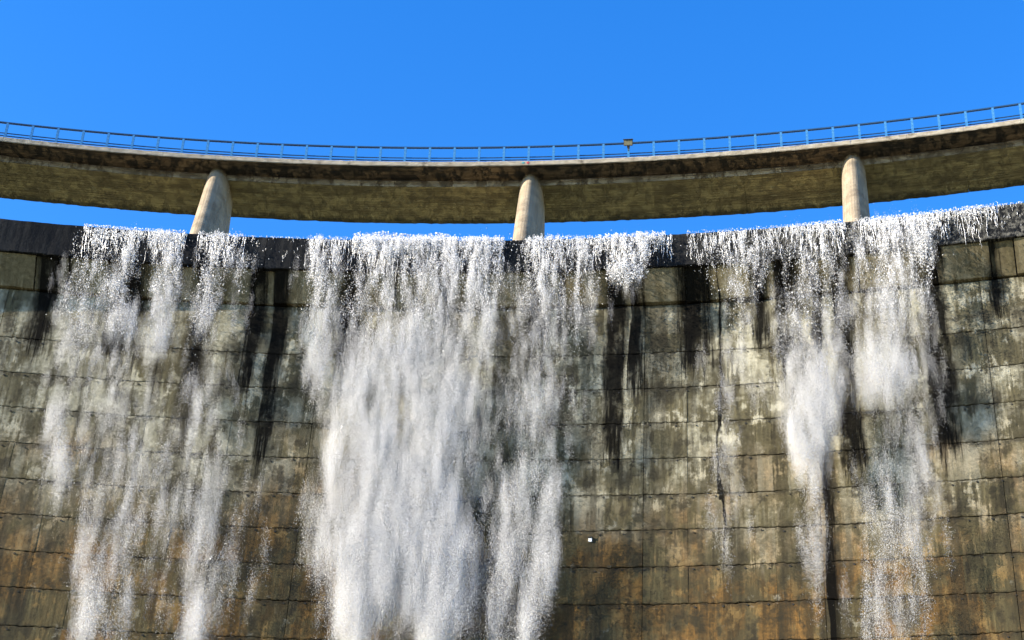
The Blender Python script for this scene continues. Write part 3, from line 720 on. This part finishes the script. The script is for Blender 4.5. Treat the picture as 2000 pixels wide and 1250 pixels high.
FALLS = [
 dict(label='leftmost wide cascade breaking into ragged white streams on the dam wall', x=240, thin=.62, w=.020, big=.10,
  strokes=[[(185, 455, 70, 1.0), (150, 600, 74, .8), (132, 760, 66, .7), (108, 955, 56, .92)],
           [(240, 455, 70, 1.0), (230, 560, 60, .8), (236, 655, 66, 1.2)],
           [(325, 455, 70, 1.1), (318, 600, 52, .9), (305, 695, 46, 1.3)],
           [(205, 520, 80, .35), (200, 760, 70, .35), (180, 900, 56, .6), (165, 1050, 50, .6), (150, 1150, 46, .6)],
           [(270, 640, 110, .18), (230, 900, 130, .16), (250, 1110, 100, .16)],
           [(190, 1080, 80, .35), (174, 1180, 70, .7), (165, 1290, 70, 1.3)]],
  blobs=[(238, 632, 46, 40, 2.2), (308, 665, 34, 50, 2.0), (140, 640, 30, 70, .6), (112, 910, 30, 50, .7)],
  veils=[[(255, 560, 200, .12), (235, 800, 250, .20), (250, 1000, 260, .20), (240, 1300, 230, .22)]],
  strands=[(158, 362, 26, .35, 1.9, .022)], foam=[(160, 362, 130, .04, .55, .045)]),
 dict(label='narrow cascade beside the leftmost pier, fading halfway and whitening again at its foot', x=405, thin=.62, w=.018, big=.10,
  strokes=[[(425, 455, 90, .75), (405, 560, 58, .75), (393, 645, 48, .95)],
           [(390, 640, 60, .4), (375, 800, 60, .3), (372, 920, 60, .3)],
           [(400, 920, 70, .35), (402, 1050, 60, .5), (388, 1150, 46, .8), (372, 1290, 38, 2.0)],
           [(345, 960, 50, .5), (350, 1050, 50, .45)],
           [(470, 500, 90, .25), (455, 620, 60, .12)]],
  blobs=[(393, 620, 30, 44, 1.6), (376, 1225, 30, 40, 1.2)],
  veils=[[(420, 600, 120, .10), (410, 900, 150, .20), (420, 1300, 190, .24)]],
  strands=[(384, 482, 22, .35, 1.8, .02), (482, 592, 16, .05, .35, .016)], foam=[(386, 480, 70, .05, .35, .04)]),
 dict(label='short thin cascade just left of the broad central fall, ending halfway down', x=630, thin=.75, w=.018, big=.12,
  strokes=[[(634, 460, 66, .95), (628, 560, 60, .85), (624, 660, 54, .85), (622, 775, 48, .95)]], blobs=[],
  strands=[(596, 690, 24, .3, 1.8, .02)], foam=[(600, 690, 60, .05, .45, .04)]),
 dict(label='broad central waterfall, the densest and whitest curtain of water on the dam', x=840, w=.019, big=.06, soft=.55, gain=1.45,
  strokes=[[(842, 455, 296, 1.15), (836, 560, 276, .8), (815, 680, 262, 1.0), (795, 800, 262, 1.1), (775, 950, 246, 1.4), (755, 1100, 225, 1.5), (770, 1170, 180, .9)],
           [(745, 1120, 170, 1.0), (705, 1190, 110, 1.8), (690, 1275, 70, 2.2)],
           [(850, 1040, 120, 1.4), (850, 1160, 100, 2.0), (850, 1290, 90, 2.4)],
           [(945, 560, 60, .5), (930, 760, 70, .35), (910, 950, 60, .28), (895, 1290, 60, .25)],
           [(700, 520, 50, .4), (672, 760, 60, .5), (650, 950, 60, .5), (640, 1180, 60, .5)]],
  blobs=[(765, 700, 55, 70, 1.3), (705, 745, 55, 80, 1.6), (850, 700, 50, 70, .7), (905, 760, 46, 60, .8), (735, 870, 60, 80, 1.6), (660, 980, 30, 60, .8), (800, 1000, 95, 90, 5.0), (715, 1095, 80, 70, 4.0), (845, 1120, 60, 100, 3.4), (770, 1050, 80, 60, 1.5), (690, 1190, 40, 50, 1.2)],
  veils=[[(920, 560, 110, .22), (905, 800, 120, .28), (890, 1000, 120, .26), (880, 1300, 120, .26)], [(800, 560, 300, .3), (770, 1300, 300, .35)]],
  strands=[(690, 986, 34, .4, 1.9, .026)], foam=[(690, 880, 420, .30, .75, .06), (860, 986, 260, .10, .65, .05)]),
 dict(label='cascade right of the middle pier that splits into two pale streams lower down', x=1060, thin=.72, w=.018, big=.12,
  strokes=[[(1075, 460, 110, .9), (1050, 560, 90, .8), (1040, 680, 84, .7), (1045, 800, 84, .55), (1050, 930, 90, .6)],
           [(1120, 470, 110, .6), (1110, 600, 110, .3), (1085, 740, 80, .35), (1075, 860, 70, .35)],
           [(1020, 900, 70, .6), (995, 1040, 52, .8), (972, 1150, 40, .9), (962, 1290, 34, 1.1)],
           [(1078, 900, 64, .6), (1062, 1040, 50, 1.0), (1040, 1150, 44, 1.2), (1015, 1290, 38, 1.6)],
           [(1030, 950, 110, .2), (1010, 1100, 80, .2), (985, 1290, 60, .2)]],
  blobs=[(1010, 985, 34, 60, .5), (1080, 970, 30, 50, .5)],
  veils=[[(1060, 600, 120, .15), (1045, 850, 140, .30), (1010, 1300, 130, .28)]],
  strands=[(1026, 1160, 26, .35, 1.9, .021)], foam=[(1026, 1160, 120, .04, .6, .042)]),
 dict(label='short foaming lobe of water hanging from the crest between middle and right piers', x=1230, w=.026, big=.25,
  strokes=[[(1225, 455, 150, .9), (1225, 505, 110, 1.0), (1222, 556, 70, 1.6)]], blobs=[(1222, 530, 46, 36, 1.6)],
  strands=[(1160, 1312, 30, .4, 1.7, .023)], foam=[(1160, 1300, 170, .06, .8, .046)]),
 dict(label='thin broken trickle of drops between the foaming lobe and the right pier', x=1440, w=.018, big=.20,
  strokes=[[(1440, 465, 190, .5), (1440, 520, 150, .25), (1442, 600, 60, .22), (1430, 720, 56, .24), (1415, 800, 54, .28), (1412, 960, 44, .26)],
           [(1420, 880, 60, .2), (1410, 1150, 60, .2)]], blobs=[(1440, 560, 24, 24, .6), (1415, 870, 26, 30, .4)],
  strands=[(1342, 1545, 26, .15, 1.6, .014), (1400, 1445, 14, .3, 1.7, .022)], foam=[(1342, 1545, 40, .03, .25, .03)]),
 dict(label='compact white cascade below the right pier, ending in a pointed front', x=1590, w=.021, big=.10,
  strokes=[[(1592, 440, 130, 1.0), (1590, 540, 108, .75), (1588, 640, 104, .85), (1588, 740, 120, 1.5), (1582, 830, 104, 2.0), (1572, 918, 50, 3.0)],
           [(1610, 800, 60, .5), (1605, 870, 40, .9)],
           [(1582, 920, 40, .5), (1586, 1060, 40, .7), (1586, 1170, 34, .8)],
           [(1540, 600, 70, .25), (1545, 860, 60, .25)]],
  blobs=[(1570, 850, 44, 66, 3.0), (1596, 815, 34, 60, 1.8), (1588, 760, 56, 60, 1.0), (1585, 1085, 18, 40, .5)],
  strands=[(1545, 1655, 30, .35, 1.9, .023)], foam=[(1545, 1652, 150, .04, .6, .044)]),
 dict(label='rightmost cascade, bright above its blunt forked front with a faint veil below', x=1740, w=.020, big=.12,
  strokes=[[(1745, 430, 130, .9), (1742, 560, 108, .7), (1738, 660, 116, .8), (1728, 730, 120, 2.0), (1722, 790, 60, 2.6)],
           [(1815, 420, 60, .7), (1806, 540, 40, .4), (1806, 680, 46, .3), (1790, 860, 60, .25)],
           [(1770, 820, 110, .18), (1755, 960, 120, .18), (1752, 1100, 130, .18), (1750, 1290, 130, .22)],
           [(1730, 1040, 50, .2), (1715, 1150, 50, .4), (1705, 1290, 46, .6)],
           [(1690, 430, 70, .7), (1690, 560, 46, .4), (1684, 700, 44, .35)],
           [(1900, 405, 110, .4), (1905, 470, 60, .15)]],
  blobs=[(1712, 735, 44, 50, 2.4), (1752, 730, 42, 50, 2.0)],
  veils=[[(1765, 760, 120, .12), (1752, 950, 140, .22), (1748, 1300, 150, .28)]],
  strands=[(1680, 1955, 30, .35, 1.8, .023), (1955, 2010, 26, .08, .5, .014)], foam=[(1682, 1950, 130, .04, .55, .044)]),
]
n_drops = 0
for fdef in FALLS:
    th, zt = spot(fdef['x'], 480, LIP_DR)
    root = empty('waterfall', P(th, LIP_DR, Z_CREST)); tag(root, fdef['label'], 'waterfall', 'cascades falling over the dam crest')
    dens = np.zeros_like(GS)
    veil = np.zeros_like(GS)
    for st in fdef['strokes']:
        core_, halo_ = stroke(st); dens = np.maximum(dens, core_) * .75 + .25 * (dens + core_); veil = np.maximum(veil, halo_)
    for st in fdef.get('veils', []):
        core_, halo_ = stroke(st, 1.0); veil = np.maximum(veil, .42 * core_ * sstep(38.0, 35.5, GZ))
    near_lip = sstep(31.0, 38.0, GZ)
    lace = .14 + 2.0 * sstep(.40, .64, LACE) * (.3 + 1.4 * sstep(.3, .6, THREAD))
    tex = lace * near_lip + (.60 + .8 * sstep(.25, .75, THREAD)) * (1 - near_lip)
    cs = fdef.get('soft', .42); cl = cs + (1.9 - 1.5 * cs) * sstep(.36, .70, CLUMP)
    dens = dens * tex * cl * (1 + (fdef.get('gain', 1.0) - 1) * sstep(37.5, 33.0, GZ))
    if fdef.get('gain', 1) > 1: dens *= .45 + 1.1 * sstep(.30, .64, BILLOW)
    for b in fdef['blobs']: dens = dens + blob(*b) * (.6 + .8 * FINE)
    dens *= (GZ < Z_CREST - .02)
    dens *= 1 - (1 - fdef.get('thin', 1.0)) * sstep(35.5, 31.5, GZ)
    mist = .35 + .59 * sstep(38.6, 31.0, GZ)
    spray((GZ < Z_CREST - .62) * (np.minimum(dens, 3.2) * mist * .40 + veil * (.65 + .7 * THREAD) * (.75 + .5 * CLUMP)), root)
    pts, wr, el = scatter(dens * (.95 - mist) * (.5 + FINE) * .8, fdef['w'] * .52, fdef['big'] * .7, 1.0)
    n_drops += len(pts)
    tag(tetra_mesh('droplets', pts, wr, el, M_DROP, root), kind='stuff')
    # stray drops flung clear of the stream
    halo = np.clip(vnoise(GS * .5, GZ * .5, 41, 2) - .2, 0, 1) * 0.0
    k = rng.choice(len(pts), size=max(60, len(pts) // 60), replace=False)
    sp = pts[k].copy(); sp += rng.normal(0, 1, sp.shape) * np.array([.7, .4, .5]); 
    dr_ = np.hypot(sp[:, 0] - CX, sp[:, 1] - CY) - R; ok = (dr_ < face_dr(sp[:, 2]) - .1) & (sp[:, 2] < Z_CREST - .1) & ((sp[:, 2] < Z_COR - .5) | (dr_ < LIP_DR - .05))
    sp = sp[ok]
    tag(tetra_mesh('stray_drops', sp, rng.uniform(.012, .028, len(sp)), rng.uniform(1, 1.6, len(sp)), M_DROP, root), kind='stuff')
    strands('threads', fdef['strands'], root)
    foam('foam', fdef['foam'], root)
print('drops', n_drops, 'tris', sum(len(o.data.polygons) for o in bpy.data.objects if o.type == 'MESH'))
